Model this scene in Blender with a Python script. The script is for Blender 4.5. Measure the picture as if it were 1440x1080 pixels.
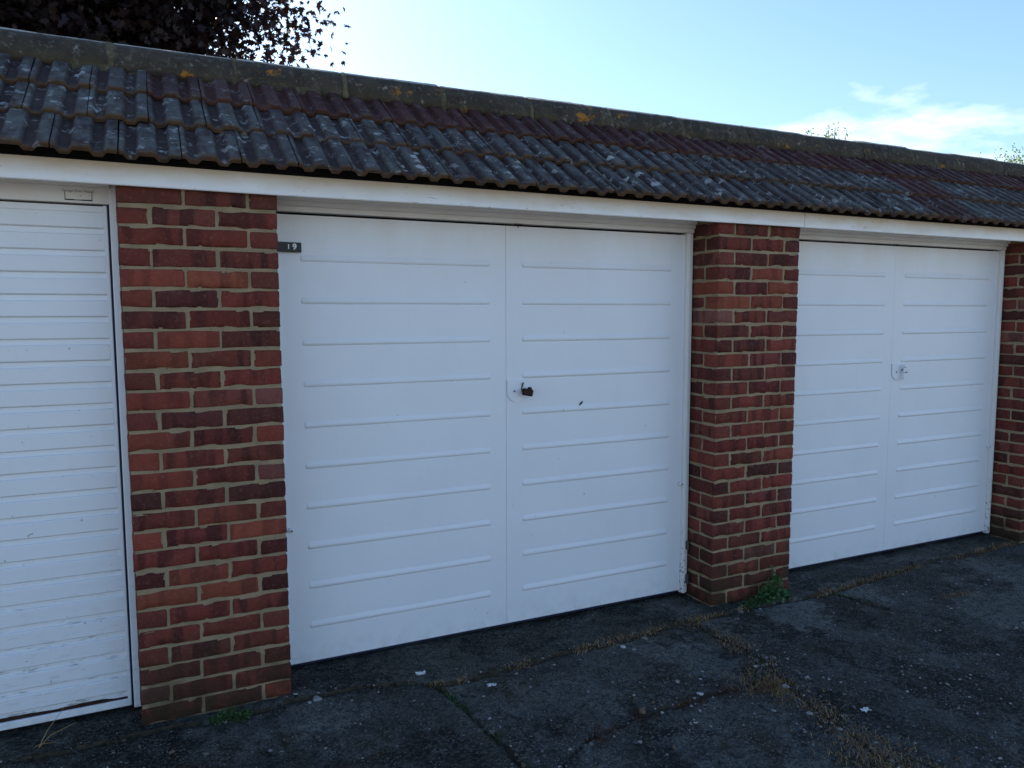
import bpy, math, random
import numpy as np
from mathutils import Matrix, Vector
R = math.radians
random.seed(7); rng = np.random.default_rng(7)
scene = bpy.context.scene
for o in list(bpy.data.objects): bpy.data.objects.remove(o, do_unlink=True)
col = scene.collection

# ------------------------------------------------------------------ camera
cam_d = bpy.data.cameras.new('camera'); cam = bpy.data.objects.new('camera', cam_d); col.objects.link(cam)
cam_d.sensor_width = 36.0; cam_d.lens = 36.0 * 1061.45 / 1440.0
cam_d.clip_start = 0.05; cam_d.clip_end = 3000
yaw, pitch, roll = 0.440039, -0.091593, -0.00263
fw = Vector((math.sin(yaw)*math.cos(pitch), math.cos(yaw)*math.cos(pitch), math.sin(pitch)))
r0 = Vector((math.cos(yaw), -math.sin(yaw), 0)); u0 = r0.cross(fw)
rt = math.cos(roll)*r0 + math.sin(roll)*u0; up = -math.sin(roll)*r0 + math.cos(roll)*u0
M = Matrix(((rt.x, up.x, -fw.x), (rt.y, up.y, -fw.y), (rt.z, up.z, -fw.z))).to_4x4()
M.translation = Vector((-0.443118, -3.062156, 1.552731))
cam.matrix_world = M
scene.camera = cam

# ------------------------------------------------------------------ sky, sun, exposure
SUN_EL, SUN_AZ = R(34), R(-13)          # azimuth from +Y towards +X: the sun stands behind the garages
world = bpy.data.worlds.new('World'); scene.world = world; world.use_nodes = True
wn = world.node_tree.nodes; wl = world.node_tree.links
for n in list(wn): wn.remove(n)
wout = wn.new('ShaderNodeOutputWorld'); bg = wn.new('ShaderNodeBackground'); bg.inputs['Strength'].default_value = 0.15
sky = wn.new('ShaderNodeTexSky'); sky.sky_type = 'NISHITA'; sky.sun_disc = False
sky.sun_elevation = SUN_EL; sky.sun_rotation = SUN_AZ
sky.air_density = 1.2; sky.dust_density = 0.75; sky.ozone_density = 5.0; sky.altitude = 50
tc = wn.new('ShaderNodeTexCoord'); sep = wn.new('ShaderNodeSeparateXYZ'); wl.new(tc.outputs['Generated'], sep.inputs[0])
zz = wn.new('ShaderNodeMath'); zz.operation = 'MAXIMUM'; zz.inputs[1].default_value = 0.0; wl.new(sep.outputs['Z'], zz.inputs[0])
za = wn.new('ShaderNodeMath'); za.operation = 'ADD'; za.inputs[1].default_value = 0.16; wl.new(zz.outputs[0], za.inputs[0])
dv = wn.new('ShaderNodeVectorMath'); dv.operation = 'DIVIDE'
cmb = wn.new('ShaderNodeCombineXYZ')
for i in range(3): wl.new(za.outputs[0], cmb.inputs[i])
wl.new(tc.outputs['Generated'], dv.inputs[0]); wl.new(cmb.outputs[0], dv.inputs[1])
cmap = wn.new('ShaderNodeMapping'); cmap.inputs['Location'].default_value = (5.7, 8.3, 0.0); cmap.inputs['Scale'].default_value = (1.0, 1.0, 0.6)
wl.new(dv.outputs[0], cmap.inputs[0])
cn = wn.new('ShaderNodeTexNoise'); cn.inputs['Scale'].default_value = 1.15; cn.inputs['Detail'].default_value = 9; cn.inputs['Roughness'].default_value = 0.56
wl.new(cmap.outputs[0], cn.inputs['Vector'])
cr = wn.new('ShaderNodeValToRGB'); cr.color_ramp.elements[0].position = 0.56; cr.color_ramp.elements[1].position = 0.74
cr.color_ramp.elements[0].color = (0, 0, 0, 1); cr.color_ramp.elements[1].color = (1, 1, 1, 1)
hz = wn.new('ShaderNodeMapRange'); hz.inputs[1].default_value = 0.12; hz.inputs[2].default_value = 0.31; hz.inputs[3].default_value = 0.16; hz.inputs[4].default_value = -0.12
wl.new(zz.outputs[0], hz.inputs[0])
cadd = wn.new('ShaderNodeMath'); cadd.operation = 'ADD'; wl.new(cn.outputs[0], cadd.inputs[0]); wl.new(hz.outputs[0], cadd.inputs[1])
wl.new(cadd.outputs[0], cr.inputs[0])
cmix = wn.new('ShaderNodeMixRGB'); cmix.inputs['Color2'].default_value = (7.0, 7.1, 7.2, 1)
wl.new(cr.outputs[0], cmix.inputs['Fac']); wl.new(sky.outputs[0], cmix.inputs['Color1'])
wl.new(cmix.outputs[0], bg.inputs['Color']); wl.new(bg.outputs[0], wout.inputs['Surface'])

sun_d = bpy.data.lights.new('sun', 'SUN'); sun_d.energy = 3.8; sun_d.angle = R(0.53); sun_d.color = (1.0, 0.93, 0.82)
sun = bpy.data.objects.new('sun', sun_d); col.objects.link(sun)
sv = Vector((math.sin(SUN_AZ)*math.cos(SUN_EL), math.cos(SUN_AZ)*math.cos(SUN_EL), math.sin(SUN_EL)))
sun.rotation_euler = sv.to_track_quat('Z', 'Y').to_euler(); sun.location = (0, 6, 12)
scene.view_settings.view_transform = 'Standard'; scene.view_settings.look = 'None'
scene.view_settings.gamma = 1.0; scene.view_settings.use_curve_mapping = False
scene.view_settings.exposure = 0.68

# ------------------------------------------------------------------ helpers
def lerp(a, b, t): return a + (b-a)*t
_perm = rng.random((64, 64, 64))
def vnoise(x, y, z=0.0):
    x = np.asarray(x, float); y = np.asarray(y, float)+0*x; z = np.asarray(z, float)+0*x
    xi = np.floor(x).astype(int); yi = np.floor(y).astype(int); zi = np.floor(z).astype(int)
    fx, fy, fz = x-xi, y-yi, z-zi
    fx, fy, fz = [f*f*(3-2*f) for f in (fx, fy, fz)]
    g = lambda a, b, c: _perm[(xi+a) % 64, (yi+b) % 64, (zi+c) % 64]
    c00 = lerp(g(0,0,0), g(1,0,0), fx); c10 = lerp(g(0,1,0), g(1,1,0), fx)
    c01 = lerp(g(0,0,1), g(1,0,1), fx); c11 = lerp(g(0,1,1), g(1,1,1), fx)
    return lerp(lerp(c00, c10, fy), lerp(c01, c11, fy), fz)*2-1
def fbm(x, y, z=0.0, o=4):
    s = 0; a = 0.5; f = 1.0
    for k in range(o):
        s = s + a*vnoise(np.asarray(x)*f+17.3*k, np.asarray(y)*f+5.1*k, np.asarray(z)*f); a *= 0.5; f *= 2.03
    return s

def tag(o, label=None, cat=None, group=None, kind=None):
    if label: o['label'] = label
    if cat: o['category'] = cat
    if group: o['group'] = group
    if kind: o['kind'] = kind
    return o
def empty(name, loc=(0,0,0), parent=None):
    o = bpy.data.objects.new(name, None); col.objects.link(o); o.location = loc; o.parent = parent
    o.empty_display_size = 0.1
    return o
def mk_mesh(name, verts, faces, smooth=False):
    m = bpy.data.meshes.new(name); m.from_pydata([tuple(map(float, v)) for v in verts], [], [tuple(map(int, f)) for f in faces]); m.update()
    if smooth: m.polygons.foreach_set('use_smooth', [True]*len(m.polygons))
    return m
def obj(name, mesh, mat=None, parent=None, loc=(0,0,0), rz=0.0):
    o = bpy.data.objects.new(name, mesh); col.objects.link(o); o.parent = parent; o.location = loc; o.rotation_euler = (0, 0, rz)
    if mat and not mesh.materials: mesh.materials.append(mat)
    return o
def fast_polys(name, V, k, smooth=False):
    """V (n*k,3) vertices, every k consecutive ones a polygon"""
    n = len(V)//k
    m = bpy.data.meshes.new(name)
    m.vertices.add(len(V)); m.vertices.foreach_set('co', np.ascontiguousarray(V, dtype=np.float32).ravel())
    m.loops.add(n*k); m.loops.foreach_set('vertex_index', np.arange(n*k, dtype=np.int32))
    m.polygons.add(n); m.polygons.foreach_set('loop_start', np.arange(0, n*k, k, dtype=np.int32))
    m.update(calc_edges=True); m.validate()
    if smooth: m.polygons.foreach_set('use_smooth', [True]*n)
    return m
class MB:
    def __init__(s): s.v = []; s.f = []
    def add(s, v, f):
        b = len(s.v); s.v += [tuple(p) for p in v]; s.f += [tuple(b+i for i in q) for q in f]
    def box(s, x0, x1, y0, y1, z0, z1, bev=0.0):
        if bev <= 0:
            s.add([(x0,y0,z0),(x1,y0,z0),(x1,y1,z0),(x0,y1,z0),(x0,y0,z1),(x1,y0,z1),(x1,y1,z1),(x0,y1,z1)],
                  [(0,3,2,1),(4,5,6,7),(0,1,5,4),(1,2,6,5),(2,3,7,6),(3,0,4,7)]); return
        c = [(x0,x1),(y0,y1),(z0,z1)]; vs = []; idx = {}
        for a in range(3):
            for sx in (0,1):
                for sy in (0,1):
                    for sz in (0,1):
                        sg = (sx,sy,sz); p = []
                        for k in range(3):
                            v = c[k][sg[k]]
                            if k != a: v += bev*(1 if sg[k] == 0 else -1)
                            p.append(v)
                        idx[(a,)+sg] = len(vs); vs.append(p)
        fs = []
        for a in range(3):
            o1, o2 = [k for k in range(3) if k != a]
            for s_ in (0,1):
                q = []
                for (p1,p2) in ((0,0),(1,0),(1,1),(0,1)):
                    sg = [0,0,0]; sg[a] = s_; sg[o1] = p1; sg[o2] = p2; q.append(idx[(a,)+tuple(sg)])
                fs.append(q)
            for p1 in (0,1):       # bevel strips along axis a
                for p2 in (0,1):
                    q = []
                    for (ax,t) in ((o1,0),(o1,1),(o2,1),(o2,0)):
                        sg = [0,0,0]; sg[a] = t; sg[o1] = p1; sg[o2] = p2; q.append(idx[(ax,)+tuple(sg)])
                    fs.append(q)
        for sx in (0,1):
            for sy in (0,1):
                for sz in (0,1): fs.append([idx[(a,sx,sy,sz)] for a in range(3)])
        s.add(vs, fs)
    def prism(s, prof, x0, x1):        # profile in (y,z), extruded along x
        n = len(prof); v = [(x0,p[0],p[1]) for p in prof]+[(x1,p[0],p[1]) for p in prof]
        f = [(i,(i+1)%n,n+(i+1)%n,n+i) for i in range(n)]+[tuple(range(n))[::-1], tuple(range(n,2*n))]
        s.add(v, f)
    def tube(s, pts, rad, n=6, cap=True):
        pts = [Vector(p) for p in pts]; rad = rad if hasattr(rad, '__len__') else [rad]*len(pts)
        b = len(s.v); prev = None
        for i, p in enumerate(pts):
            d = (pts[min(i+1, len(pts)-1)]-pts[max(i-1, 0)]).normalized()
            if prev is None: a = d.orthogonal().normalized()
            else: a = (prev-d*prev.dot(d)).normalized()
            prev = a; c = d.cross(a)
            for k in range(n):
                t = 2*math.pi*k/n; s.v.append(tuple(p+(a*math.cos(t)+c*math.sin(t))*rad[i]))
        for i in range(len(pts)-1):
            for k in range(n): s.f.append((b+i*n+k, b+i*n+(k+1)%n, b+(i+1)*n+(k+1)%n, b+(i+1)*n+k))
        if cap:
            s.f.append(tuple(b+k for k in range(n))[::-1]); e = b+(len(pts)-1)*n; s.f.append(tuple(e+k for k in range(n)))
    def mesh(s, name, smooth=False, fix=True):
        m = mk_mesh(name, s.v, s.f, smooth)
        if fix:
            import bmesh
            bm = bmesh.new(); bm.from_mesh(m); bmesh.ops.recalc_face_normals(bm, faces=bm.faces); bm.to_mesh(m); bm.free()
        return m

# ------------------------------------------------------------------ materials
class NT:
    def __init__(s, name):
        s.m = bpy.data.materials.new(name); s.m.use_nodes = True; s.t = s.m.node_tree
        s.b = s.t.nodes['Principled BSDF']; s.geo = s.t.nodes.new('ShaderNodeNewGeometry'); s.tc = s.t.nodes.new('ShaderNodeTexCoord')
        s.oi = s.t.nodes.new('ShaderNodeObjectInfo')
    def n(s, t): return s.t.nodes.new(t)
    def l(s, a, b): s.t.links.new(a, b)
    def put(s, sock, v):
        if isinstance(v, (int, float)): sock.default_value = v
        elif isinstance(v, tuple): sock.default_value = v if len(v) == len(sock.default_value) else v+(1,)
        else: s.l(v, sock)
    def math(s, op, a, b=0.0, c=None, clamp=False):
        n = s.n('ShaderNodeMath'); n.operation = op; n.use_clamp = clamp; s.put(n.inputs[0], a); s.put(n.inputs[1], b)
        if c is not None: s.put(n.inputs[2], c)
        return n.outputs[0]
    def vmath(s, op, a, b):
        n = s.n('ShaderNodeVectorMath'); n.operation = op; s.put(n.inputs[0], a); s.put(n.inputs[1], b); return n.outputs[0]
    def mapr(s, v, a, b, c=0.0, d=1.0):
        n = s.n('ShaderNodeMapRange'); s.put(n.inputs[0], v)
        for i, x in enumerate((a, b, c, d)): n.inputs[i+1].default_value = x
        return n.outputs[0]
    def noise(s, vec, scale, detail=4, rough=0.55, dist=0.0):
        n = s.n('ShaderNodeTexNoise'); s.l(vec, n.inputs['Vector']); n.inputs['Scale'].default_value = scale
        n.inputs['Detail'].default_value = detail; n.inputs['Roughness'].default_value = rough; n.inputs['Distortion'].default_value = dist
        return n.outputs['Fac']
    def voro(s, vec, scale, out='Distance'):
        n = s.n('ShaderNodeTexVoronoi'); s.l(vec, n.inputs['Vector']); n.inputs['Scale'].default_value = scale; return n.outputs[out]
    def mix(s, f, a, b, mode='MIX'):
        n = s.n('ShaderNodeMixRGB'); n.blend_type = mode; s.put(n.inputs['Fac'], f); s.put(n.inputs['Color1'], a); s.put(n.inputs['Color2'], b); return n.outputs[0]
    def xyz(s, vec):
        n = s.n('ShaderNodeSeparateXYZ'); s.l(vec, n.inputs[0]); return n.outputs
    def vec(s, x, y, z):
        n = s.n('ShaderNodeCombineXYZ'); s.put(n.inputs[0], x); s.put(n.inputs[1], y); s.put(n.inputs[2], z); return n.outputs[0]
    def scl(s, vec, v):
        return s.vmath('MULTIPLY', vec, v)
    def bump(s, h, strength=0.3, dist=0.01):
        n = s.n('ShaderNodeBump'); n.inputs['Strength'].default_value = strength; n.inputs['Distance'].default_value = dist
        s.l(h, n.inputs['Height']); s.l(n.outputs[0], s.b.inputs['Normal'])
    def done(s, color, rough=0.7, spec=0.4):
        s.put(s.b.inputs['Base Color'], color); s.put(s.b.inputs['Roughness'], rough); s.b.inputs['Specular IOR Level'].default_value = spec
        return s.m

def mat_brick():
    t = NT('red_stock_brick'); o = t.tc.outputs['Object']; pos = t.geo.outputs['Position']
    rnd = t.oi.outputs['Random']; base = t.oi.outputs['Color']
    x = t.xyz(o)[0]; off = t.math('MULTIPLY', rnd, 91.0)
    shift = t.vmath('ADD', o, t.vec(off, off, off))
    v1 = t.vec(t.math('MULTIPLY_ADD', x, 19.0, off), t.math('MULTIPLY', t.xyz(o)[2], 2.5), off)
    st = t.mapr(t.math('ADD', t.noise(v1, 1.0, 1.0, 0.4), t.math('MULTIPLY', t.noise(shift, 45, 4, 0.6), 0.08)), 0.52, 0.61)
    st = t.math('MULTIPLY', st, t.oi.outputs['Alpha'])
    dark = t.mix(0.82, base, (0.040, 0.015, 0.015))
    c = t.mix(st, base, dark)
    c = t.mix(t.mapr(t.noise(shift, 28, 5, 0.65), 0.3, 0.75, 0.0, 0.45), c, t.mix(1.0, c, (0.55, 0.45, 0.45), 'MULTIPLY'))
    c = t.mix(t.mapr(t.noise(shift, 75, 4, 0.8), 0.55, 0.75, 0.0, 0.42), c, (0.36, 0.20, 0.14))   # paler sand face
    c = t.mix(t.mapr(t.noise(pos, 150, 2, 0.6), 0.68, 0.74, 0.0, 0.4), c, (0.03, 0.015, 0.012))
    z = t.xyz(pos)[2]
    g = t.math('MULTIPLY', t.mapr(z, 0.03, 0.40, 1.0, 0.0), t.mapr(t.noise(pos, 6, 6, 0.7), 0.34, 0.55))
    c = t.mix(t.math('MULTIPLY', g, 0.85), c, (0.028, 0.026, 0.013))        # algae at the foot
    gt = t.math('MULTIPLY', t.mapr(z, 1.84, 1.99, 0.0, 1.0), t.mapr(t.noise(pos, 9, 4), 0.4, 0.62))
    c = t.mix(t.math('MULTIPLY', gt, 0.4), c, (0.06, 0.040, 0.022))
    h = t.math('ADD', t.noise(shift, 90, 5, 0.7), t.math('MULTIPLY', t.noise(shift, 22, 3), 1.2))
    t.bump(h, 1.0, 0.006)
    return t.done(c, 0.9, 0.2)
def mat_mortar():
    t = NT('buff_mortar'); pos = t.geo.outputs['Position']
    c = t.mix(t.mapr(t.noise(pos, 12, 5), 0.3, 0.7), (0.36, 0.275, 0.165), (0.24, 0.185, 0.115))
    c = t.mix(t.mapr(t.noise(pos, 120, 3, 0.7), 0.55, 0.75, 0, .5), c, (0.13, 0.09, 0.055))
    z = t.xyz(pos)[2]
    c = t.mix(t.math('MULTIPLY', t.mapr(z, 0.0, 0.3, 0.8, 0.0), t.mapr(t.noise(pos, 6, 4), 0.38, 0.6)), c, (0.05, 0.045, 0.025))
    c = t.mix(t.math('MULTIPLY', t.mapr(z, 1.9, 2.0, 0.0, 0.6), t.mapr(t.noise(pos, 8, 4), 0.4, 0.6)), c, (0.12, 0.09, 0.03))
    t.bump(t.noise(pos, 160, 5, 0.75), 0.8, 0.004)
    return t.done(c, 0.95, 0.2)
def mat_paint(name, base=(0.745, 0.775, 0.81), rough=0.38, rust=False, grime=False, wood=False, bumps=0.06):
    t = NT(name); pos = t.geo.outputs['Position']; x, y, z = t.xyz(pos)
    c = t.mix(t.mapr(t.noise(pos, 3.0, 4), 0.35, 0.7, 0.0, 0.25), base, (0.64, 0.665, 0.69))
    c = t.mix(t.mapr(t.noise(t.scl(pos, (9., 9., 1.6)), 2.2, 5, 0.6), 0.58, 0.80, 0.0, 0.12), c, (0.55, 0.54, 0.49))      # faint runs
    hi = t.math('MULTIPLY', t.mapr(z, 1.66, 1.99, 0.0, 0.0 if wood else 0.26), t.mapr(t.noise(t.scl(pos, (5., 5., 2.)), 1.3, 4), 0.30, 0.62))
    c = t.mix(hi, c, (0.60, 0.50, 0.385))          # uneven brown tint, stronger towards the top
    sp = t.math('GREATER_THAN', t.noise(pos, 46, 2, 0.5), 0.755)
    c = t.mix(t.math('MULTIPLY', sp, 0.55), c, (0.16, 0.12, 0.09))
    lo = t.math('MULTIPLY', t.mapr(z, 0.02, 0.16, 0.28, 0.0), t.mapr(t.noise(pos, 14, 5, 0.7), 0.45, 0.68))
    c = t.mix(lo, c, (0.30, 0.29, 0.26))
    if rust:
        rr_ = t.math('MULTIPLY', t.mapr(z, 0.03, 0.50, 1.0, 0.0), t.math('GREATER_THAN', t.noise(pos, 60, 4, 0.7), 0.585))
        c = t.mix(t.math('MULTIPLY', rr_, 0.9), c, (0.05, 0.022, 0.014))
    if grime:
        gg = t.math('MULTIPLY', t.mapr(z, 0.10, 0.75, 1.0, 0.0), t.mapr(t.noise(t.scl(pos, (9., 9., 40.)), 1.5, 5, 0.7), 0.54, 0.64))
        gv = t.mapr(y, 0.1425, 0.1465, 0.25, 1.0)
        c = t.mix(t.math('MULTIPLY', t.math('MULTIPLY', gg, gv), 0.7), c, (0.10, 0.09, 0.085))
    if wood:
        st = t.mapr(t.math('ADD', z, t.math('MULTIPLY', t.noise(t.scl(pos, (3., 3., 8.)), 2.0, 4), 0.06)), 2.05, 2.11, 0.0, 0.8)
        c = t.mix(st, c, (0.50, 0.375, 0.22))       # brown drip stain along the top of the board
        c = t.mix(t.math('MULTIPLY', t.math('GREATER_THAN', t.noise(t.scl(pos, (20., 20., 60.)), 1.0, 3), 0.70), 0.5), c, (0.35, 0.30, 0.23))
        t.bump(t.noise(t.scl(pos, (4., 40., 60.)), 2.0, 5), 0.25, 0.003)
    else:
        h = t.math('ADD', t.math('MULTIPLY', t.noise(pos, 5.0, 3), 6.0), t.noise(pos, 160, 3))
        t.bump(h, bumps, 0.004)
    return t.done(c, rough, 0.4)
def mat_tile():
    t = NT('concrete_roof_tile'); o = t.tc.outputs['Object']; pos = t.geo.outputs['Position']; rnd = t.oi.outputs['Random']
    off = t.math('MULTIPLY', rnd, 61.0); sh = t.vmath('ADD', o, t.vec(off, off, off)); x, y, z = t.xyz(o)
    base = t.oi.outputs['Color']; al = t.oi.outputs['Alpha']
    c = t.mix(t.mapr(t.noise(sh, 11, 5, 0.65), 0.3, 0.72), base, t.mix(1.0, base, (0.45, 0.42, 0.42), 'MULTIPLY'))
    # grey lichen film on the weathered tiles, densest on the crowns
    crown = t.mapr(z, 0.0185, 0.0305, 0.10, 1.0)
    film = t.math('MULTIPLY', t.math('MULTIPLY', t.mapr(t.noise(t.scl(pos, (10., 6., 6.)), 1.6, 6, 0.7), 0.36, 0.6), crown), al)
    c = t.mix(t.math('MULTIPLY', film, 0.88), c, (0.108, 0.118, 0.112))
    pal = t.math('MULTIPLY', t.mapr(t.noise(pos, 19, 6, 0.75), 0.56, 0.66), t.math('ADD', t.math('MULTIPLY', al, 0.8), 0.14))
    c = t.mix(pal, c, (0.36, 0.375, 0.37))
    spots = t.math('MULTIPLY', t.math('LESS_THAN', t.voro(t.vmath('ADD', pos, t.scl(t.vec(t.noise(pos, 30, 2), t.noise(pos, 27, 2), 0.0), (0.04, 0.04, 0.0))), 9.0), 0.19), t.math('MULTIPLY', al, t.mapr(t.noise(pos, 2.5, 3), 0.5, 0.56)))
    c = t.mix(t.math('MULTIPLY', spots, 0.8), c, (0.42, 0.43, 0.41))
    orr = t.math('MULTIPLY', t.mapr(t.noise(pos, 9.5, 5, 0.7), 0.70, 0.76), 0.6)
    c = t.mix(orr, c, (0.30, 0.12, 0.02))
    butt = t.math('MULTIPLY', t.mapr(y, 0.006, 0.040, 1.0, 0.0), t.mapr(t.noise(pos, 16, 5, 0.7), 0.34, 0.52))
    c = t.mix(t.math('MULTIPLY', butt, t.math('MULTIPLY_ADD', al, 0.5, 0.35)), c, (0.10, 0.056, 0.024))   # brown moss along the butts
    t.bump(t.math('ADD', t.noise(pos, 75, 5, 0.75), t.math('MULTIPLY', pal, 0.5)), 0.7, 0.005)
    return t.done(c, 0.85, 0.2)
def mat_ridge():
    t = NT('weathered_ridge_tile'); pos = t.geo.outputs['Position']
    c = t.mix(t.mapr(t.noise(pos, 9, 6, 0.7), 0.3, 0.7), (0.070, 0.058, 0.042), (0.026, 0.023, 0.019))
    c = t.mix(t.mapr(t.noise(pos, 34, 6, 0.75), 0.53, 0.66, 0, 0.7), c, (0.16, 0.145, 0.115))
    c = t.mix(t.mapr(t.noise(pos, 15, 5, 0.8), 0.61, 0.68, 0, 0.7), c, (0.34, 0.32, 0.28))
    x, y, z = t.xyz(pos)
    c = t.mix(t.math('MULTIPLY', t.mapr(z, 2.56, 2.63, 0.7, 0.0), t.mapr(t.noise(pos, 6, 4), 0.35, 0.6)), c, (0.10, 0.078, 0.038))
    c = t.mix(t.math('MULTIPLY', t.mapr(z, 2.689, 2.697), t.mapr(t.noise(pos, 25, 5, 0.7), 0.36, 0.52)), c, (0.46, 0.45, 0.40))   # sunlit rim painted as a broken pale band along the crown
    o1 = t.mapr(t.noise(pos, 5.5, 4, 0.65), 0.63, 0.68)
    c = t.mix(t.math('MULTIPLY', o1, t.mapr(t.noise(pos, 70, 3), 0.35, 0.5)), c, (0.36, 0.15, 0.02))
    t.bump(t.noise(pos, 60, 6, 0.8), 0.9, 0.008)
    return t.done(c, 0.9, 0.25)
def mat_bedding():
    t = NT('ridge_mortar_bedding'); pos = t.geo.outputs['Position']
    c = t.mix(t.mapr(t.noise(pos, 8, 5), 0.35, 0.65), (0.125, 0.105, 0.062), (0.045, 0.040, 0.026))
    c = t.mix(t.mapr(t.noise(pos, 30, 5, .7), 0.55, 0.7, 0, .6), c, (0.30, 0.28, 0.20))
    t.bump(t.noise(pos, 90, 5, 0.75), 0.9, 0.006)
    return t.done(c, 0.95, 0.2)
def mat_concrete(name, apron=False):
    t = NT(name); pos = t.geo.outputs['Position']; x, y, z = t.xyz(pos)
    sh = lambda a_, b_: t.vmath('ADD', pos, (a_, b_, 0.0))
    A, B = ((0.048, 0.048, 0.039), (0.090, 0.087, 0.072)) if apron else ((0.034, 0.037, 0.033), (0.105, 0.112, 0.102))
    c = t.mix(t.mapr(t.noise(pos, 2.1, 7, 0.7), 0.42, 0.60), A, B)
    c = t.mix(t.mapr(t.noise(sh(14, 2), 1.6, 7, 0.72, 0.5), 0.51, 0.60, 0, 0.75), c, (0.18, 0.186, 0.172))       # worn paler skin
    c = t.mix(t.mapr(t.noise(sh(4, 9), 3.4, 7, 0.72, 0.6), 0.52, 0.57, 0, 0.92), c, (0.012, 0.0125, 0.0095))        # black algae
    c = t.mix(t.mapr(t.noise(sh(31, 5), 4.6, 6, 0.7), 0.53, 0.60, 0, 0.65), c, (0.058, 0.044, 0.020))                # moss film
    def patch(cx, cy, r_):
        d_ = t.n('ShaderNodeVectorMath'); d_.operation = 'LENGTH'; t.l(t.vmath('SUBTRACT', t.vec(x, y, 0.0), (cx, cy, 0.0)), d_.inputs[0])
        return t.mapr(t.math('ADD', d_.outputs['Value'], t.math('MULTIPLY', t.noise(pos, 6, 7, 0.75), 0.8)), r_+.34, r_+.40, 1.0, 0.0)
    for cx, cy, r_, k_ in ((2.55,-.22,.24,.8),(1.72,-.45,.20,.55),(3.05,-.16,.16,.75),(3.6,-.75,.35,.5),(.1,-.15,.2,.55),(1.0,-.5,.25,.3),(.45,-1.0,.1,.6),(4.2,-.3,.25,.5)):
        c = t.mix(t.math('MULTIPLY', patch(cx, cy, r_), k_), c, (0.25, 0.26, 0.245))
    for cx, cy, r_ in ((1.95,-1.02,.16),(2.55,-1.15,.24),(3.3,-1.0,.18),(.42,-.62,.17),(.35,-.9,.18),(2.78,-.40,.16),(.22,-.02,.16),(2.9,-.8,.12),(2.35,-.62,.1),(3.7,-1.2,.2),(-.6,-.1,.2)):
        c = t.mix(t.math('MULTIPLY', patch(cx, cy, r_), .9), c, (0.011, 0.011, 0.008))
    # grain: coarse mottling, dark pits and pale aggregate
    c = t.mix(t.mapr(t.noise(sh(7, 7), 15, 6, 0.8), 0.50, 0.60, 0, 0.55), c, (0.115, 0.120, 0.112))
    c = t.mix(t.mapr(t.noise(sh(2, 6), 32, 5, 0.8), 0.50, 0.58, 0, 0.7), c, (0.016, 0.017, 0.014))
    c = t.mix(t.mapr(t.noise(sh(3, 1), 70, 4, 0.8), 0.52, 0.60, 0, 0.6), c, (0.155, 0.16, 0.15))
    c = t.mix(t.mapr(t.noise(sh(9, 3), 120, 3, 0.8), 0.51, 0.57, 0, 0.7), c, (0.014, 0.014, 0.012))
    vv = t.voro(pos, 75.0)
    c = t.mix(t.math('MULTIPLY', t.math('LESS_THAN', vv, 0.24), t.mapr(t.noise(pos, 9, 3), 0.48, 0.56, 0, 0.8)), c, (0.24, 0.245, 0.235))
    hgt = t.math('ADD', t.noise(pos, 75, 6, 0.8), t.math('MULTIPLY', t.noise(pos, 18, 5, 0.7), 1.6))
    t.bump(hgt, 1.0, 0.016)
    return t.done(c, 0.92, 0.2)
def mat_soil():
    t = NT('joint_soil'); pos = t.geo.outputs['Position']
    c = t.mix(t.mapr(t.noise(pos, 30, 5, 0.7), 0.35, 0.65), (0.030, 0.026, 0.019), (0.085, 0.068, 0.046))
    t.bump(t.noise(pos, 120, 5, 0.8), 1.0, 0.01)
    return t.done(c, 0.95, 0.15)
def mat_plain(name, c, rough=0.6, spec=0.4, var=0.0, metal=0.0, sc=20):
    t = NT(name); pos = t.geo.outputs['Position']
    cc = t.mix(t.mapr(t.noise(pos, sc, 4), 0.35, 0.68), c, tuple(v*(1-var) for v in c)) if var else c
    t.b.inputs['Metallic'].default_value = metal
    return t.done(cc, rough, spec)
def mat_leaf(name, c1, c2, trans, tw=0.35, sc=2.5):
    t = NT(name); pos = t.geo.outputs['Position']
    rp = t.geo.outputs['Random Per Island']
    c = t.mix(rp, c1, c2)
    t.done(c, 0.5, 0.35)
    tr = t.n('ShaderNodeBsdfTranslucent'); t.put(tr.inputs['Color'], t.mix(rp, trans, tuple(v*0.5 for v in trans)))
    mx = t.n('ShaderNodeMixShader'); mx.inputs[0].default_value = tw
    out = [n for n in t.t.nodes if n.type == 'OUTPUT_MATERIAL'][0]
    t.l(t.b.outputs[0], mx.inputs[1]); t.l(tr.outputs[0], mx.inputs[2]); t.l(mx.outputs[0], out.inputs['Surface'])
    return t.m
def mat_attr(name, rough=0.85):
    t = NT(name); n = t.n('ShaderNodeVertexColor'); n.layer_name = 'tint'
    pos = t.geo.outputs['Position']
    c = t.mix(t.mapr(t.noise(pos, 120, 3), 0.35, 0.65, 0, 0.6), n.outputs[0], t.mix(1.0, n.outputs[0], (0.5, 0.5, 0.5), 'MULTIPLY'))
    return t.done(c, rough, 0.25)

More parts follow.
